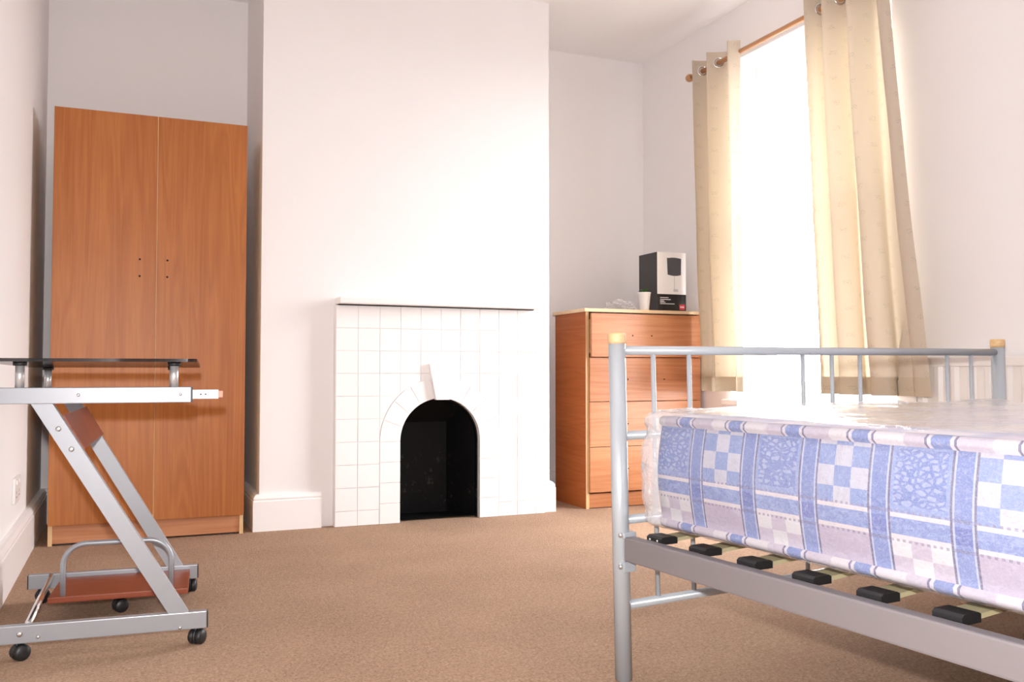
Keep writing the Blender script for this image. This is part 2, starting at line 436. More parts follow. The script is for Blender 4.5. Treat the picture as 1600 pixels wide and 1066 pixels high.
# window wall: main opening, and a lower glazed opening in its middle
OY0, OY1, OZ1 = 2.735, 3.83, 2.305
LY0, LY1, LZ0 = 2.93, 3.745, 0.30
SILL = 0.555
ww = MB(); T = XR + .30
ww.box((XR, YF, 0), (T, OY0, ZC)); ww.box((XR, OY1, 0), (T, YB, ZC)); ww.box((XR, OY0, OZ1), (T, OY1, ZC))
ww.box((XR, OY0, 0), (T, LY0, SILL-.03)); ww.box((XR, LY1, 0), (T, OY1, SILL-.03)); ww.box((XR, LY0, 0), (T, LY1, LZ0))
struct(ww.build('wall_right', M['wall']), 'white wall with the bright curtained window')

struct(box((T+.02, -30, -.6), (T+60, 40, -.5)).build('ground', paint('added_ground', (0.09, 0.09, 0.09), 0.9)), 'unseen dark ground added outside to dim light from below the window')  # added unseen ground, dark so the window soffit gets less light
# window
win = struct(empty('window_1', (XR+.18, 3.3, SILL)), 'overexposed white framed window between the two cream curtains')
def rel(o, p):
    o.parent = p; o.matrix_parent_inverse = Matrix.Translation(-Vector(p.location)) ; return o
def part(mb, name, material, parent):
    return rel(mb.build(name, material), parent)
FX0, FX1 = XR+.18, XR+.24
part(box((FX0, OY0, OZ1-.06), (FX1, OY1, OZ1), .004), 'head_frame', M['upvc'], win)
part(box((FX0, OY0, SILL), (FX1, OY0+.06, OZ1-.06), .004), 'jamb', M['upvc'], win)
part(box((FX0, OY1-.06, SILL), (FX1, OY1, OZ1-.06), .004), 'jamb', M['upvc'], win)
part(box((FX0, OY0+.06, 1.42), (FX1, OY1-.06, 1.47), .004), 'transom', M['upvc'], win)
part(box((FX0+.025, OY0+.06, 1.47), (FX0+.031, OY1-.06, OZ1-.06)), 'pane', M['pane'], win)
part(box((FX0+.025, OY0+.06, SILL), (FX0+.031, OY1-.06, 1.42)), 'pane', M['pane'], win)
part(box((XR-.025, OY0-.05, SILL-.03), (FX0, LY0, SILL), .006), 'window_sill', M['trim'], win)
part(box((XR-.025, LY1, SILL-.03), (FX0, OY1+.05, SILL), .006), 'window_sill', M['trim'], win)
part(box((FX0, LY0, LZ0), (FX1, LY0+.03, SILL), .003), 'lower_jamb', M['upvc'], win)
part(box((FX0, LY1-.03, LZ0), (FX1, LY1, SILL), .003), 'lower_jamb', M['upvc'], win)
part(box((FX0+.025, LY0+.03, LZ0), (FX0+.031, LY1-.03, SILL)), 'pane', M['pane'], win)

# skirting boards with a stepped moulding
def skirt_profile(t=0.024, hgt=0.150):
    return [(0,0),(t,0),(t,hgt-.030),(t-.004,hgt-.026),(t-.002,hgt-.018),(t-.010,hgt-.004),(t-.018,hgt),(0,hgt)]
def skirt(path, name, t=0.024, hgt=0.150, label=None):
    """path of (x,y) corner points on the wall, the room on the right-hand side; mitred corners"""
    pr = skirt_profile(t, hgt); n = len(path); vs = []; fs = []; k = len(pr)
    for i, p in enumerate(path):
        p = Vector(p)
        d1 = (Vector(path[i]) - Vector(path[i-1])).normalized() if i > 0 else None
        d2 = (Vector(path[i+1]) - Vector(path[i])).normalized() if i < n-1 else None
        ns = [Vector((d.y, -d.x)) for d in (d1, d2) if d is not None]
        if len(ns) == 2:
            nn = (ns[0] + ns[1]); nn = nn / (nn.dot(ns[0]))
        else: nn = ns[0]
        for (o, z) in pr: vs.append((p.x + nn.x*o, p.y + nn.y*o, z))
    for i in range(n-1):
        for j in range(k): fs.append((i*k+j, i*k+(j+1)%k, (i+1)*k+(j+1)%k, (i+1)*k+j))
    fs.append(tuple(range(k))); fs.append(tuple(reversed([(n-1)*k+j for j in range(k)])))
    mb = MB(); mb._add(vs, fs)
    return struct(mb.build(name, M['trim']), label)
skirt([(XL, YF), (XL, YB), (CX0, YB), (CX0, CY), (0.800, CY)], 'baseboard_left', 0.030, 0.160, 'white moulded skirting board along the left wall and alcove')
skirt([(1.880, CY), (CX1, CY), (CX1, YB), (XR, YB), (XR, LY1+.2)], 'baseboard_right', 0.024, 0.150, 'white moulded skirting board right of the fireplace')
skirt([(XR, LY0-.2), (XR, YF), (XL, YF)], 'baseboard_front', 0.024, 0.150, 'white skirting board under the radiator')

# ------------------------------------------------------------------ fireplace
fp = tag(empty('fireplace', (1.36, CY, 0)), 'white painted tiled fireplace with black arched hearth opening', 'fireplace')
AX, AR, AZ, RO = 1.353, 0.197, 0.376, 0.295
FX_0, FX_1, FZ = 0.855, 1.895, 1.000
FY = 4.040                                     # backing face; tiles stand proud of it
arc = [(AX + AR*math.cos(PI - PI*i/32), AZ + AR*math.sin(PI - PI*i/32)) for i in range(33)]
# backing slab as strips around the arch (shows as the joints)
sl = MB()
sl.box((FX_0, FY, 0), (AX-AR, CY, FZ)); sl.box((AX+AR, FY, 0), (FX_1, CY, FZ))
for i in range(32):
    (xa, za), (xb, zb) = arc[i], arc[i+1]
    sl.prism([(xa, za), (xb, zb), (xb, FZ), (xa, FZ)], FY, CY)
part(sl, 'surround', M['grout'], fp)
TY = FY - 0.006
def g_low(x):                                  # height below which the arch ring takes over
    d = abs(x - AX)
    return -1 if d >= RO else AZ + math.sqrt(RO*RO - d*d)
def cut_tile(x0, x1, z0, z1):
    xs = [x0 + (x1-x0)*i/40 for i in range(41)]
    ok = [(x, max(z0, g_low(x))) for x in xs]
    ok = [(x, z) for x, z in ok if z < z1 - 0.004]
    if len(ok) < 3: return None
    poly = [(ok[0][0], z1)] + [(x, z) for x, z in ok] + [(ok[-1][0], z1)]
    out = []
    for i, p in enumerate(poly):               # drop collinear points
        a, b = poly[i-1], poly[(i+1) % len(poly)]
        if abs((p[0]-a[0])*(b[1]-a[1]) - (p[1]-a[1])*(b[0]-a[0])) > 1e-7: out.append(p)
    return out if len(out) >= 3 else None
TW, TH, G = 0.104, 0.1035, 0.0022
rnd = random.Random(4)
plain = None
cols = [FX_0, .9565, AX-RO] + [AX-RO + 2*RO*i/6 for i in range(1, 7)] + [1.7464, 1.8447, FX_1]
for i in range(len(cols)-1):
    x0, x1 = cols[i] + G/2, cols[i+1] - G/2
    z = FZ - 0.0
    j = 0
    off = 0.0
    while z > 0.003:
        zt = z; zb = max(0.0, z - TH); z = zb; j += 1
        a, b = zb + G/2, zt - G/2
        if b - a < 0.01: continue
        if x1 > AX-RO and x0 < AX+RO:
            if b <= g_low((x0+x1)/2) and b <= g_low(x0) and b <= g_low(x1): continue
            if abs(x0-AX) < RO or abs(x1-AX) < RO:
                # below the spring the ring is a straight jamb
                if b <= AZ:
                    xx0, xx1 = x0, x1
                    if x0 < AX-RO < x1: xx1 = AX-RO-G/2
                    elif x0 < AX+RO < x1: xx0 = AX+RO+G/2
                    elif AX-RO <= x0 and x1 <= AX+RO: continue
                    if xx1 - xx0 < .008: continue
                    part(box((xx0, TY - rnd.uniform(0,.0012), a), (xx1, FY, b), .0012), 'tile', M['tile'], fp); continue
                if min(g_low(x0), g_low(x1)) == -1 or max(g_low(x0), g_low((x0+x1)/2), g_low(x1)) > a:
                    p = cut_tile(x0, x1, a, b)
                    if p: part(MB().prism(p, TY, FY), 'tile', M['tile'], fp)
                    continue
        part(box((x0, TY - rnd.uniform(0,.0012), a), (x1, FY, b), .0012), 'tile', M['tile'], fp)
# arch ring: voussoirs and jamb blocks, keystone
ang = [PI - i*(PI/2 - 0.19)/4 for i in range(5)]
ring = [(ang[i], ang[i+1]) for i in range(4)] + [(PI-ang[i+1], PI-ang[i]) for i in range(4)]
for (a0, a1) in ring:
    a0, a1 = max(a0,a1), min(a0,a1); e = .004
    q = [a0 - e - (a0-a1-2*e)*i/8 for i in range(9)]
    poly = [(AX+AR*math.cos(t), AZ+AR*math.sin(t)) for t in q] + [(AX+(RO-G)*math.cos(t), AZ+(RO-G)*math.sin(t)) for t in reversed(q)]
    part(MB().prism(poly, TY-.002, CY+.01), 'arch_block', M['tile'], fp)
for sgn in (-1, 1):
    zb = 0.0
    for k in range(4):
        zt = AZ*(k+1)/4
        xa, xb = AX+sgn*AR, AX+sgn*(RO-G)
        part(box((min(xa,xb), TY-.002, zb+.001), (max(xa,xb), CY+.01, zt-.001), .001), 'jamb_block', M['tile'], fp); zb = zt
part(MB().prism([(1.3235,.566),(1.3895,.566),(1.420,.735),(1.290,.735)], FY-.030, FY), 'keystone', M['tile'], fp)
# cast iron fire box
fb = MB()
Yd, Yt = 4.25, 4.09
fbv = [(1.155,CY-.01,.008),(1.21,Yd,.008),(1.455,Yd,.008),(1.551,CY-.01,.008),(1.155,CY-.01,.46),(1.21,Yd,.45),(1.455,Yd,.45),(1.551,CY-.01,.46),
       (1.155,CY-.01,.60),(1.22,Yt+.05,.60),(1.47,Yt+.05,.60),(1.551,CY-.01,.60)]
fb._add(fbv, [(0,1,5,4),(1,2,6,5),(2,3,7,6),(4,5,9,8),(5,6,10,9),(6,7,11,10),(8,9,10,11),(0,3,2,1)])
part(fb, 'fire_box', M['soot'], fp)
rim = MB()
for i in range(32):
    (xa, za), (xb, zb) = arc[i], arc[i+1]
    s1 = lambda x, z: (AX + (x-AX)*.965, AZ + (z-AZ)*.965)
    rim.prism([(xa,za),(xb,zb),s1(xb,zb),s1(xa,za)], CY-.022, CY-.004)
rim.box((AX-AR, CY-.022, 0), (AX-AR*.965, CY-.004, AZ)); rim.box((AX+AR*.965, CY-.022, 0), (AX+AR, CY-.004, AZ))
part(rim, 'iron_rim', M['soot'], fp)
part(box((FX_0+.004, 3.975, 1.004), (1.838, CY, 1.034), .006), 'mantel_shelf', M['trim'], fp)
part(box((FX_0+.01, 4.02, 1.000), (1.83, CY, 1.004)), 'shelf_gap', M['blackhole'], fp)

# ------------------------------------------------------------------ wardrobe
wd = tag(empty('wardrobe', (0.085, 4.02, 0)), 'tall cherry wood two-door wardrobe without handles in the alcove', 'wardrobe')
W0, W1, WY, WB, WH = -0.292, 0.460, 4.022, 4.40, 1.770
part(box((W0, WY+.018, 0), (W0+.016, WB, WH), .001), 'side_panel', M['edge'], wd)
part(box((W1-.016, WY+.018, 0), (W1, WB, WH), .001), 'side_panel', M['edge'], wd)
part(box((W0+.016, WY+.02, WH-.016), (W1-.016, WB, WH)), 'top_panel', M['cherry_h'], wd)
part(box((W0+.016, WB-.006, .02), (W1-.016, WB, WH-.016)), 'back_panel', M['cherry_v'], wd)
part(box((W0+.016, WY+.02, .075), (W1-.016, WB-.006, .091)), 'bottom_panel', M['cherry_h'], wd)
part(box((W0+.016, WY+.024, .008), (W1-.016, WY+.040, .075)), 'plinth', M['cherry_h'], wd)
GX = 0.0985
for (a, b, mm) in ((W0, GX-.0015, 'cherry_v'), (GX+.0015, W1, 'cherry_v2')):
    d = part(box((a, WY, .083), (b, WY+.016, WH), .0015), 'door', M[mm], wd)
    hx = (GX - .065) if a == W0 else (GX + .042)
    for hz in (1.095, 1.165):
        h_ = MB().lathe([(.0042, 0), (.0042, .0015)], (hx, WY-.0008, hz), 'Y', 10).build('screw_hole', M['blackhole'])
        h_.parent = d
part(box((GX-.0015, WY+.003, .083), (GX+.0015, WY+.016, WH)), 'edge_band', M['edge'], wd)
for fx in (W0+.06, W1-.06):
    part(box((fx-.03, WY+.045, 0), (fx+.03, WY+.10, .008)), 'foot_pad', M['black'], wd)

# ------------------------------------------------------------------ chest of drawers
ch = tag(empty('chest_of_drawers', (2.49, 4.05, 0)), 'cherry wood chest of four drawers with pale top beside the window', 'chest of drawers')
D0, D1, DY, DB, DH = 2.140, 2.835, 4.050, 4.42, 1.004
part(box((D0, DY+.016, 0), (D0+.018, DB, DH), .001), 'side_panel', M['cherry_side'], ch)
part(box((D0, DY+.0145, 0), (D0+.018, DY+.016, DH)), 'edge_band', M['edge'], ch)
part(box((D1-.018, DY+.016, 0), (D1, DB, DH), .001), 'side_panel', M['cherry_side'], ch)
part(box((D0-.012, DY+.002, DH), (D1+.006, DB+.01, DH+.018), .002), 'top_panel', M['top_edge'], ch)
part(box((D0+.018, DB-.006, .02), (D1-.018, DB, DH)), 'back_panel', M['cherry_side'], ch)
part(box((D0+.018, DY+.022, .004), (D1-.018, DY+.038, .075)), 'plinth', M['cherry_h'], ch)
zs = [.082, .313, .544, .772, .998]
for k in range(4):
    z0, z1 = zs[k]+.0015, zs[k+1]-.0015
    fy = DY+.002 if k < 3 else DY-.014
    dr = part(box((D0+.019 if k == 3 else D0+.017, fy, z0), (D1-.006, fy+.016, z1), .0015), 'drawer', M['cherry_h'], ch)
    tb = box((D0+.024, fy+.016, z0+.02), (D1-.024, DB-.03, z1-.03)).build('drawer_box', M['edge']); tb.parent = dr
    for hx in ((2.40, 2.515) if k == 3 else (2.38, 2.60)):
        h_ = MB().lathe([(.004, 0), (.004, .0015)], (hx, fy-.0008, (z0+z1)/2), 'Y', 10).build('screw_hole', M['blackhole']); h_.parent = dr

# ---- things on the chest
DT = DH + .018
bx = tag(empty('lamp_carton', (2.68, 4.19, DT)), 'white and charcoal cardboard carton printed with a table lamp', 'box')
bx0, bx1, by0, by1, bz1 = 2.590, 2.772, 4.100, 4.285, DT+.318
part(box((bx0, by0+.0012, DT), (bx1, by1, bz1), .001), 'carton_body', M['carton_dark'], bx)
part(box((bx0+.001, by0, DT+.092), (bx1, by0+.0015, bz1)), 'white_front', M['carton_white'], bx)
part(box((bx0+.001, by0, DT), (bx1, by0+.0015, DT+.092)), 'black_band', M['carton_black'], bx)
part(box((bx1-.0005, by0+.0015, DT), (bx1+.001, by1, bz1)), 'white_side', M['carton_white'], bx)
fy = by0 - .0006
sh = [(bx0+.062, DT+.288), (bx0+.066, DT+.198)] + [(bx0+.066+.086*i/8, DT+.198-.006*math.sin(PI*i/8)) for i in range(1, 8)] + [(bx0+.150, DT+.198), (bx0+.152, DT+.286)] + [(bx0+.152-.090*i/8, DT+.286+.005*math.sin(PI*i/8)) for i in range(1, 8)]
part(MB().prism(sh, fy, by0), 'printed_shade', M['print_grey'], bx)
part(box((bx0+.107, fy, DT+.12), (bx0+.110, by0, DT+.194)), 'printed_stem', M['print_line'], bx)
part(box((bx0+.103, fy, DT+.107), (bx0+.132, by0, DT+.120)), 'printed_base', M['print_line'], bx)
for k, (n_, z_, w_) in enumerate(((0, .073, .052), (1, .063, .066), (2, .055, .024), (3, .048, .032), (4, .040, .090))):
    tx = MB(); x_ = bx0 + .018; e_ = x_ + w_; rr = random.Random(k+3)
    while x_ < e_:
        lw_ = rr.uniform(.003, .006); tx.box((x_, fy, DT+z_-.0016), (min(e_, x_+lw_), by0, DT+z_+.0022)); x_ += lw_ + .0012
    part(tx, 'printed_text', M['print_white'], bx)
part(box((bx0+.139, fy, DT+.010), (bx0+.174, by0, DT+.038), .0002), 'red_logo', M['print_red'], bx)
tx = MB(); x_ = bx0+.143
for w_ in (.004, .005, .003, .005, .004):
    tx.box((x_, fy-.0004, DT+.021), (x_+w_, fy, DT+.028)); x_ += w_+.0012
part(tx, 'logo_text', M['print_white'], bx)

pt = tag(empty('plant_pot', (2.515, 4.11, DT)), 'small white pot with a tiny green plant before the carton', 'plant pot')
part(MB().lathe([(.024,0),(.026,.003),(.034,.088),(.036,.092),(.036,.097),(.032,.097),(.030,.085),(.001,.085)], (2.515,4.11,DT), 'Z', 20), 'pot', M['ceramic'], pt)
part(MB().lathe([(.029,.080),(.029,.086),(.001,.088)], (2.515,4.11,DT), 'Z', 16), 'soil', M['soil'], pt)
for k in range(7):
    q = k*2*PI/7 + .3; lf = MB(); L = .030 + .010*(k % 2); zz = .016 + .006*(k % 3)
    d = Vector((math.cos(q), math.sin(q), 0)); n_ = Vector((-d.y, d.x, 0)); b0 = Vector((2.515, 4.11, DT+.086))
    pts = [b0, b0+d*L*.5+n_*.008+Vector((0,0,zz)), b0+d*L+Vector((0,0,zz*1.1)), b0+d*L*.5-n_*.008+Vector((0,0,zz)), b0+d*L*.5+Vector((0,0,zz-.003))]
    lf._add(pts, [(0,1,4),(1,2,4),(2,3,4),(3,0,4)], True); part(lf, 'leaf', M['leaf'], pt)

# crumpled clear bag
bm = bmesh.new(); bmesh.ops.create_icosphere(bm, subdivisions=5, radius=1.0)
for v in bm.verts:
    p = v.co.copy(); n_ = mnoise.noise(p*2.2) * .35 + abs(mnoise.noise(p*5.5)) * .45 + mnoise.noise(p*12) * .12
    v.co = p * (0.75 + n_)
    v.co.x *= .082; v.co.y *= .065; v.co.z = max(-.0, v.co.z * .040 + .016)
me = bpy.data.meshes.new('plastic_bag'); bm.to_mesh(me); bm.free()
me.materials.append(M['bag'])
bag = bpy.data.objects.new('plastic_bag', me); COL.objects.link(bag); bag.location = (2.380, 4.13, DT+.0005)
tag(bag, 'crumpled clear polythene bag on the chest of drawers', 'bag')

# ------------------------------------------------------------------ wall socket
sk = tag(empty('wall_socket', (XL, 3.645, .28)), 'white double plug socket low on the left wall', 'socket')
part(box((XL, 3.565, .236), (XL+.010, 3.725, .326), .003), 'plate', M['plastic_white'], sk)
for yy in (3.605, 3.685):
    part(box((XL+.010, yy-.010, .300), (XL+.014, yy+.010, .316), .001), 'rocker_switch', M['plastic_white'], sk)
    for (dy, dz, w_, h_) in ((0, .028, .004, .010), (-.011, .012, .008, .004), (.011, .012, .008, .004)):
        part(box((XL+.0095, yy+dy-w_/2, .245+dz-h_/2), (XL+.0103, yy+dy+w_/2, .245+dz+h_/2)), 'pin_slot', M['blackhole'], sk)

# ------------------------------------------------------------------ curtains and rod
RX, RZ = 2.765, 2.285
rod = tag(empty('curtain_rod', (RX, 3.2, RZ)), 'thin varnished wooden curtain rod over the window', 'curtain rod')
part(MB().tube([(RX, 2.48, RZ), (RX, 4.02, RZ)], .0125, 14), 'pole', M['rodwood'], rod)
for (y_, s_) in ((4.02, 1), (2.48, -1)):
    part(MB().lathe([(.0125,0),(.017,.006),(.022,.020),(.019,.034),(.008,.044),(.001,.046)] if s_ > 0 else [(.001,-.046),(.008,-.044),(.019,-.034),(.022,-.020),(.017,-.006),(.0125,0)], (RX, y_, RZ), 'Y', 16), 'finial', M['rodwood'], rod)
for y_ in (3.99, 2.60):
    part(MB().tube([(XR, y_, RZ-.03), (RX+.02, y_, RZ-.03), (RX, y_, RZ-.014)], .007, 10), 'bracket', M['rodwood'], rod)

def curtain(name, label, yT, yB, n_w, phase, zB, amp, seed, pw=1.0):
    """yT/yB: (far edge, near edge) at the top and the hem"""
    root = tag(empty(name, (RX, (yB[0]+yB[1])/2, zB)), label, 'curtain', 'curtains at the window')
    NS, NT = 150, 60; zT = RZ + .055
    def pt(s, t):
        e = t**1.15
        a = yT[0] + (yB[0]-yT[0])*e; b = yT[1] + (yB[1]-yT[1])*e
        w = s**pw + .04*math.sin(4*PI*n_w*s + phase)*(0.3+t)
        w += .02*t*math.sin(5*s+seed)
        y = a + (b-a)*w
        q = 2*PI*n_w*s + phase + .5*t*math.sin(3*s+seed)
        sh_ = math.sin(q) + .22*math.sin(2*q+seed)
        A = amp*(1 - .15*t) * (1 + .25*math.sin(7*s+seed*2)*t)
        x = RX + A*sh_ + .006*t*mnoise.noise(Vector((s*9, t*4, seed)))
        y += .010*t*mnoise.noise(Vector((s*5, t*3, seed+7)))
        z = zT + (zB-zT)*t
        if y < 2.64: x = min(x, RX-.004 + max(0, z-.78)*.3)     # falls in front of the radiator
        return (min(x, XR-.030), y, z)
    vs = [pt(i/NS, j/NT) for j in range(NT+1) for i in range(NS+1)]
    fs = [(j*(NS+1)+i, j*(NS+1)+i+1, (j+1)*(NS+1)+i+1, (j+1)*(NS+1)+i) for j in range(NT) for i in range(NS)]
    wide = abs(yB[0]-yB[1]) * 1.9
    def mk(nm, vs_, fs_, uvs, mm):
        me = bpy.data.meshes.new(nm); me.from_pydata(vs_, [], fs_); me.update()
        uv = me.uv_layers.new(name='UVMap')
        for l in me.loops: uv.data[l.index].uv = uvs[l.vertex_index]
        for p in me.polygons: p.use_smooth = True
        o = bpy.data.objects.new(nm, me); COL.objects.link(o); me.materials.append(mm); rel(o, root); return o
    uvs = [(i/NS*wide, (1-j/NT)*1.75) for j in range(NT+1) for i in range(NS+1)]
    mk('cloth', vs, fs, uvs, M['curtain'])
    # doubled hem: a second layer of cloth on the room side
    HN = 6
    hv = []; hu = []
    for j in range(HN+1):
        t = 1 - .042*(1-j/HN)
        for i in range(NS+1):
            p = pt(i/NS, t); hv.append((p[0]-.003, p[1]-.001, p[2]-.001)); hu.append((i/NS*wide, (1-t)*1.75))
    hf = [(j*(NS+1)+i, j*(NS+1)+i+1, (j+1)*(NS+1)+i+1, (j+1)*(NS+1)+i) for j in range(HN) for i in range(NS)]
    mk('hem', hv, hf, hu, M['hem'])
    # eyelets where the cloth crosses the rod
    prev = None
    for i in range(NS+1):
        p = pt(i/NS, (.055)/(zT-zB)); dx = p[0]-RX
        if prev is not None and prev[0]*dx < 0:
            d_ = Vector((p[0]-prev[1][0], p[1]-prev[1][1], 0)).normalized(); nrm = Vector((d_.y, -d_.x, 0))
            c_ = Vector((RX, (p[1]+prev[1][1])/2, RZ)); sd_ = Vector((0,0,1)).cross(nrm)
            pts = [c_ + (Vector((0,0,1))*math.cos(2*PI*k/24) + sd_*math.sin(2*PI*k/24))*.024 for k in range(25)]
            part(MB().tube(pts, .0048, 8, cap=False), 'eyelet', M['chrome'], root)
        prev = (dx, p)
    return root
curtain('curtain', 'cream eyelet curtain hanging beside the chest of drawers', (3.985, 3.595), (3.965, 3.555), 2.9, 0.4, .600, .046, 1.3, 1.5)
curtain('curtain', 'cream eyelet curtain flaring out above the radiator', (3.080, 2.640), (3.000, 2.478), 3.3, 3.6, .605, .055, 2.1, 1.25)

# ------------------------------------------------------------------ radiator
rd = tag(empty('radiator', (XR, 2.0, .15)), 'white fluted panel radiator under the wall behind the bed', 'radiator')
RY0, RY1, RZ0, RZ1, RDX = 1.30, 2.56, .16, .752, 2.775
pv = []; nfl = 17; pitch = (RY1-RY0-.04)/nfl
prof = [(RY0, 0)]
for i in range(nfl):
    y_ = RY0+.02+pitch*i
    for (t_, d_) in ((.12, 0), (.28, .012), (.72, .012), (.88, 0)): prof.append((y_+pitch*t_, d_))
prof.append((RY1, 0))
mb = MB(); k = len(prof)
vs = [(RDX+d_, y_, z_) for z_ in (RZ0, RZ1-.035) for y_, d_ in prof]
mb._add(vs, [(i, i+1, k+i+1, k+i) for i in range(k-1)])
mb.box((RDX+.013, RY0, RZ0), (RDX+.03, RY1, RZ1-.035))
part(mb, 'fluted_panel', M['rad'], rd)
part(box((RDX-.004, RY0-.004, RZ1-.035), (RDX+.058, RY1+.004, RZ1), .004), 'top_grille', M['rad'], rd)
part(box((RDX, RY1-.003, RZ0), (RDX+.055, RY1+.003, RZ1-.035)), 'end_panel', M['rad'], rd)
part(box((RDX, RY0-.003, RZ0), (RDX+.055, RY0+.003, RZ1-.035)), 'end_panel', M['rad'], rd)
for y_ in (1.55, 2.30): part(box((RDX+.03, y_-.02, RZ0+.1), (XR-.001, y_+.02, RZ1-.1)), 'bracket', M['rad'], rd)
for y_ in (RY0+.03, RY1-.03): part(MB().tube([(RDX+.03, y_, RZ0+.02), (RDX+.03, y_, 0)], .0075, 10), 'pipe', M['rad'], rd)

# ------------------------------------------------------------------ bed
BA = R(5.9); BP = Vector((1.035, 1.800, 0))
bed = tag(empty('bed_frame', BP, BA), 'silver tubular metal double bed frame with wooden post caps', 'bed frame')
BW, BL = 1.425, 1.98
def bl(mb, name, mm, parent=None): return mb.build(name, mm, parent or bed)
def sh2(p): return (p[0] - .020*p[2] + .008, p[1], p[2] + .010*p[0]/BW*(p[2] > .02))   # the frame leans a touch
def post(x, y, hgt):
    b, t = sh2((x, y, 0)), sh2((x, y, hgt))
    p = bl(MB().tube([b, t], .0195, 24), 'post', M['silverbed'])
    d = (Vector(t)-Vector(b)).normalized()
    c = MB().tube([Vector(t)-d*.001, Vector(t)+d*.004, Vector(t)+d*.020, Vector(t)+d*.024], .0205, 24, radii=[.0195, .0212, .0212, .019]).build('wooden_cap', M['pine'], p)
    return p
post(0, 0, .764); post(BW, 0, .764)
def rail(y, z, r, nm, x0=.012, x1=BW-.012): bl(MB().tube([sh2((x0, y, z)), sh2((x1, y, z))], r, 16), nm, M['silverbed'])
rail(0, .748, .0105, 'top_rail'); rail(0, .552, .0105, 'cross_rail'); rail(0, .360, .0105, 'cross_rail'); rail(0, .166, .0105, 'bottom_rail')
for v_ in (.103, .211, .592, .700, .809, 1.181, 1.292):
    bl(MB().tube([sh2((v_, 0, .166)), sh2((v_, 0, .746))], .0056, 10), 'spindle', M['silverbed'])
# head end (behind the picture's right edge)
post(0, -BL, .98); post(BW, -BL, .98)
rail(-BL, .96, .0105, 'top_rail'); rail(-BL, .62, .0105, 'cross_rail'); rail(-BL, .360, .0105, 'cross_rail'); rail(-BL, .166, .0105, 'bottom_rail')
for v_ in (.103, .211, .592, .700, .809, 1.181, 1.292):
    bl(MB().tube([sh2((v_, -BL, .166)), sh2((v_, -BL, .958))], .0056, 10), 'spindle', M['silverbed'])
for (x0, x1, s_) in ((-.006, .024, 1), (BW-.024, BW+.006, -1)):
    sr = bl(box((x0, -BL+.022, .272), (x1, -.022, .326), .004), 'side_rail', M['railgrey'])
    for (y_, d_) in ((-.022, 1), (-BL+.022, -1)):
        box((x0-.002, min(y_-.004*d_, y_+.026*d_), .322), (x1+.002, max(y_-.004*d_, y_+.026*d_), .336), .002).build('bracket', M['silverbed'], sr)
        box((x0-.002, min(y_-.004*d_, y_+.022*d_), .246), (x1+.002, max(y_-.004*d_, y_+.022*d_), .270), .002).build('bracket', M['silverbed'], sr)
        for z_ in (.329, .258):
            MB().lathe([(.006,0),(.006,.004),(.003,.006)] if s_ < 0 else [(.003,-.006),(.006,-.004),(.006,0)], ((x0-.002) if s_ > 0 else (x1+.002), y_+.008*d_, z_), 'X', 12).build('bolt', M['screw'], sr)
# centre spine with foot
bl(box((BW/2-.02, -BL+.02, .270), (BW/2+.02, -.02, .308), .003), 'spine_rail', M['railgrey'])
bl(MB().tube([(BW/2, -BL/2, 0), (BW/2, -BL/2, .29)], .014, 14), 'centre_leg', M['silverbed'])
# sprung slats in black holders
slat0 = hold0 = None
for k in range(13):
    u = .090 + .1425*k
    pts = []
    NSL = 10; w2 = .022
    if slat0 is None:
        vs = []; fs = []
        xa, xb = .060, BW/2 - .022
        for i in range(NSL+1):
            t = i/NSL; x_ = xa + (xb-xa)*t; z_ = .323 + .012*math.sin(PI*t)
            for (dy, dz) in ((-w2,0),(w2,0),(w2,.008),(-w2,.008)): vs.append((x_, dy, z_+dz))
        for i in range(NSL):
            for j in range(4): fs.append((i*4+j, i*4+(j+1)%4, (i+1)*4+(j+1)%4, (i+1)*4+j))
        fs += [(0,1,2,3), tuple(NSL*4+j for j in (3,2,1,0))]
        sm = MB(); sm._add(vs, fs); slat0 = bl(sm, 'slat', M['slat']); slat0.location = (0, -u, 0)
        hb = MB(); hb.prism([(.026,.320),(.072,.320),(.072,.333),(.066,.336),(.032,.336),(.026,.332)], -.025, .025)
        hb.box((.020, -.012, .318), (.034, .012, .326))
        hold0 = hb.build('slat_holder', M['black'], slat0)
        dt = MB().lathe([(.0025,-.001),(.0025,0)], (.026,-.012,.327), 'X', 8); dt.lathe([(.0025,-.001),(.0025,0)], (.026,.014,.327), 'X', 8)
        rv0 = dt.build('rivet', M['plastic_white'], slat0)
        sA = slat0
    else:
        sA = share(slat0, 'slat', (0, -u, 0), (0,0,0), bed)
        share(hold0, 'slat_holder', parent=sA)
    sB = share(slat0, 'slat', (BW, -u, 0), (0,0,PI), bed)
    share(hold0, 'slat_holder', parent=sB)

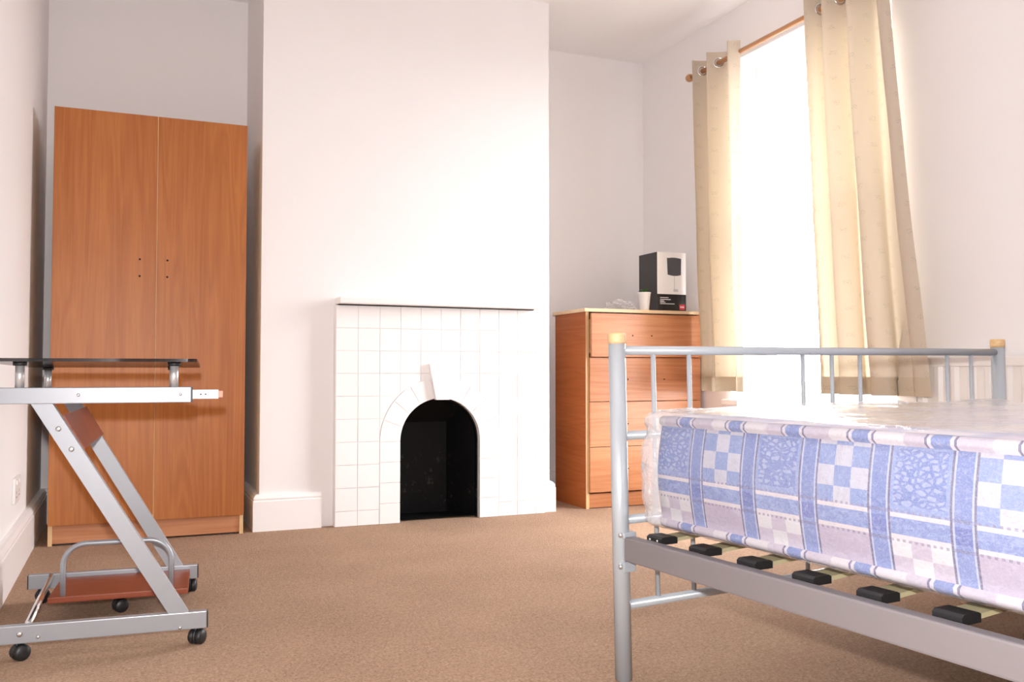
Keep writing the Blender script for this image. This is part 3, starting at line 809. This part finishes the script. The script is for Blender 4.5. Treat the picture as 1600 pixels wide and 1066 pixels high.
# ---- mattress
mt = tag(empty('mattress', BP, BA), 'blue plaid mattress still wrapped in clear polythene on the bed', 'mattress')
def mat_profile(grow=0.0):
    x0, x1, z0, z1 = .052, BW-.045, .352, .600
    pts = []      # (x, z, pattern coordinate)
    def P(x, z, c): pts.append((x, z, c))
    g = grow
    P(x0+.030, z0-g*.2, .349); P(x0+.010-g, z0, .350); P(x0-.002-g, z0+.008, .356); P(x0-.003-g, z0+.016, .366); P(x0+.004-g, z0+.022, .374)
    for i in range(1, 12):
        t = i/12; P(x0+.004 - .013*math.sin(PI*t) - g, z0+.022 + (z1-z0-.044)*t, .374 + .206*t)
    P(x0+.004-g, z1-.022, .580); P(x0-.004-g, z1-.015, .586); P(x0-.004-g, z1-.006, .592); P(x0+.004-g*.7, z1+g*.5, .600); P(x0+.016, z1+g, .610)
    P(x0+.05, z1+g, .640)
    left = list(pts)
    for i in range(1, 24):
        t = i/24; P(x0+.05 + (x1-x0-.10)*t, z1 + .004*math.sin(PI*t) + g, .64 + (x1-x0-.10)*t)
    for (x, z, c) in reversed(left):
        P(x0+x1-x, z, c if c < .64 else .64 + (x1-x0-.1))
    return pts
def mat_mesh(name, mm, parent, y0, y1, NY, grow=0.0, wob=0.0, seed=0, endround=.02):
    pr = mat_profile(grow); k = len(pr); vs = []; uv = []
    cx_ = BW/2; cz_ = .476
    for j in range(NY+1):
        t = j/NY; y = y0 + (y1-y0)*t
        de = min(abs(y-y0), abs(y-y1)); sh_ = 0 if de > endround else endround*(1-math.sqrt(max(0, 1-(1-de/endround)**2)))
        for (x, z, c) in pr:
            xx = x + (sh_ if x < cx_ else -sh_) * min(1, abs(x-cx_)/.6)
            zz = z - (sh_ if z > cz_ else -sh_)*.8
            if wob:
                p = Vector((x*7, y*7, z*9+seed)); n_ = mnoise.noise(p) + .6*mnoise.noise(p*2.7)
                if z < .37 and .1 < x < BW-.1: n_ = 0
                d = Vector((x-cx_ if abs(x-cx_) > BW/2-.09 else 0, 0, z-cz_ if z > .58 else 0))
                if d.length > 0: d.normalize()
                xx += d.x*n_*wob; zz += d.z*n_*wob*.6
                if z > .597 and x > .25: zz += .004*abs(mnoise.noise(Vector((x*3, y*14, seed))))*min(1,(x-.25)*2)
            vs.append((xx, y, zz)); uv.append((-y, c))
    fs = [(j*k+i, j*k+(i+1)%k, (j+1)*k+(i+1)%k, (j+1)*k+i) for j in range(NY) for i in range(k)]
    me = bpy.data.meshes.new(name)
    fs += [tuple(range(k)), tuple(reversed(range(NY*k, NY*k+k)))]
    me.from_pydata(vs, [], fs); me.update()
    u_ = me.uv_layers.new(name='UVMap')
    for p in me.polygons:
        cap = len(p.vertices) > 4
        for li in p.loop_indices:
            vi = me.loops[li].vertex_index
            u_.data[li].uv = (vs[vi][0], vs[vi][2]) if cap else uv[vi]
        p.use_smooth = not cap
    bm = bmesh.new(); bm.from_mesh(me); bmesh.ops.recalc_face_normals(bm, faces=bm.faces); bm.to_mesh(me); bm.free()
    o = bpy.data.objects.new(name, me); COL.objects.link(o); me.materials.append(mm); o.parent = parent; return o
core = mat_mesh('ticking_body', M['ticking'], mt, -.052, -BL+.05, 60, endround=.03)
mat_mesh('gathered_wrap', M['bag'], mt, -.020, -.085, 26, grow=.013, wob=.012, seed=9, endround=.03)
wr = mat_mesh('polythene_wrap', M['wrap'], mt, -.020, -BL+.03, 130, grow=.009, wob=.006, seed=3, endround=.035)

# ------------------------------------------------------------------ wheeled computer desk
DA = R(-4.5); DP = Vector((0, 2.470, 0))
dk = tag(empty('computer_desk', DP, DA), 'silver wheeled computer desk with a smoked glass top', 'desk')
def dl(mb, name, mm, parent=None): return mb.build(name, mm, parent or dk)
FYD, FO = .590, -.036                             # far side frame
def screw(x, y, z, parent, r=.006):
    return MB().lathe([(r*.5,-.0035),(r,-.002),(r,0)], (x, y, z), 'Y', 12).build('screw', M['screw'], parent)
# lower bars with black end plugs
def bar(x0, x1, y, z0, z1, nm, th=.024):
    b = dl(box((x0, y-th/2, z0), (x1, y+th/2, z1), .002), nm, M['silver'])
    for (a, c) in ((x0-.003, x0+.001), (x1-.001, x1+.003)): box((a, y-th/2+.001, z0+.001), (c, y+th/2-.001, z1-.001), .001).build('end_plug', M['black'], b)
    return b
b1 = bar(-.300, .192, 0, .043, .086, 'foot_bar'); b2 = bar(-.318, .198+FO, FYD, .043, .086, 'foot_bar')
for (x_, z_, r_) in ((-.235, .066, .0065), (.128, .049, .004), (-.195, .056, .004)): screw(x_, -.012, z_, b1, r_)
t1 = bar(-.325, .148, 0, .620, .660, 'top_bar'); t2 = bar(-.325+FO, .148+FO, FYD, .604, .644, 'top_bar')
for x_ in (-.115, .122): screw(x_, -.012, .641, t1, .004)
# slanted legs
def leg(x0, x1, y, z0=.086, z1=.620, w=.025, th=.024):
    d = Vector((x1-x0, z1-z0)).normalized(); hx = w/abs(d.y)
    l_ = dl(MB().prism([(x0-hx, z0), (x0+hx, z0), (x1+hx, z1), (x1-hx, z1)], y-th/2, y+th/2), 'slanted_leg', M['silver'])
    return l_
l1 = leg(.124, -.196, 0, w=.0205); l2 = leg(.130+FO, -.172+FO, FYD, z1=.606, w=.0205)
for t_ in (.885, .79): 
    screw(.118-.312*t_, -.012, .086+.534*t_, l1, .0065)
# brown plate between the legs
def on_leg(t, y): 
    f_ = y/FYD; return (.118-.312*t)*(1-f_) + (.130+FO-.302*t)*f_, .086+.534*t
pl = MB(); vs = []
for (t, y) in ((.765, .014), (.765, FYD-.014), (.925, FYD-.014), (.925, .014)):
    x, z = on_leg(t, y); vs.append((x+.010, y, z+.006))
n_ = Vector((.86, 0, .50))*.012
pl._add(vs + [tuple(Vector(v)+n_) for v in vs], [(0,1,2,3),(7,6,5,4),(0,4,5,1),(1,5,6,2),(2,6,7,3),(3,7,4,0)])
dl(pl, 'brace_panel', M['shelfwood'])
# glass top on chrome spacers
gt = MB(); gy0, gy1 = -.055, FYD+.060; gx0, gx1 = -.335, .162
rc = .022; pts = []
for (cx_, cy_, a0) in ((gx1-rc, gy0+rc, -PI/2), (gx1-rc, gy1-rc, 0), (gx0+rc, gy1-rc, PI/2), (gx0+rc, gy0+rc, PI)):
    for i in range(7): q = a0 + PI/2*i/6; pts.append((cx_+rc*math.cos(q), cy_+rc*math.sin(q)))
gz = lambda y: .7235 - .012*(y-gy0)/(gy1-gy0)
k = len(pts)
gt._add([(x, y, gz(y)) for x, y in pts] + [(x, y, gz(y)+.008) for x, y in pts], [tuple(reversed(range(k))), tuple(range(k, 2*k))] + [(i, (i+1)%k, (i+1)%k+k, i+k) for i in range(k)])
dl(gt, 'glass_top', M['smoked'])
for (x_, y_) in ((-.247, 0), (.106, 0), (-.276, FYD), (.082, FYD)):
    s_ = dl(MB().lathe([(.0105,.660 if y_ == 0 else .644),(.0105,gz(y_)-.008)], (x_, y_, 0), 'Z', 16), 'spacer', M['spacer'])
    MB().lathe([(.016,gz(y_)-.009),(.016,gz(y_))], (x_, y_, 0), 'Z', 16).build('pad', M['black'], s_)
# keyboard drawer runner
rn = dl(box((.05, .014, .628), (.215, .026, .652), .002), 'drawer_runner', M['white_metal'])
box((.213, .015, .631), (.226, .025, .649), .002).build('runner_stop', M['pinktip'], rn)
for x_ in (.171, .183): MB().lathe([(.002,-.001),(.002,0)], (x_, .014, .640), 'Y', 8).build('rivet_hole', M['blackhole'], rn)
# shelf, hoop, tie tube
dl(box((-.226, .315, .058), (.140, FYD-.013, .074), .002), 'lower_shelf', M['shelfwood'])
hp = [(-.190, .330, .072), (-.190, .330, .150)] + [(-.190+.06*(1-math.cos(q)), .330, .158+.058*math.sin(q)) for q in [PI/2*i/8 for i in range(9)]]
hp += [(.092-.06*(1-math.cos(q)), .330, .158+.058*math.sin(q)) for q in [PI/2*(8-i)/8 for i in range(9)]] + [(.092, .330, .150), (.092, .330, .072)]
dl(MB().tube(hp, .0075, 12), 'hoop_rail', M['silver'])
dl(MB().tube([(-.222, .012, .080), (-.256, FYD-.012, .080)], .0085, 12), 'tie_tube', M['chrome'])
# castors
def castor(x, y, a, top=.043):
    c = dl(MB().tube([(x, y, .034), (x, y, top)], .005, 10), 'castor', M['black'])
    ca, sa = math.cos(a), math.sin(a)
    def rot(p): return (x + p[0]*ca - p[1]*sa, y + p[0]*sa + p[1]*ca, p[2])
    for s_ in (-1, 1):
        w = MB().lathe([(.004,.003*s_),(.017,.003*s_),(.0195,.006*s_),(.0195,.014*s_),(.016,.018*s_),(.004,.019*s_)], (.008,0,.0195), 'Y', 22)
        w.v = [rot(p) for p in w.v]; w.build('wheel', M['black'], c)
    hd = MB().lathe([(.021,-.003),(.021,.003)], (.008,0,.0205), 'Y', 18); hd.v = [rot(p) for p in hd.v]; hd.build('hood', M['black'], c)
castor(-.243, 0, R(35)); castor(.165, 0, R(60)); castor(-.288, FYD, R(20)); castor(.140, FYD, R(80)); castor(-.055, .40, R(25), .058)
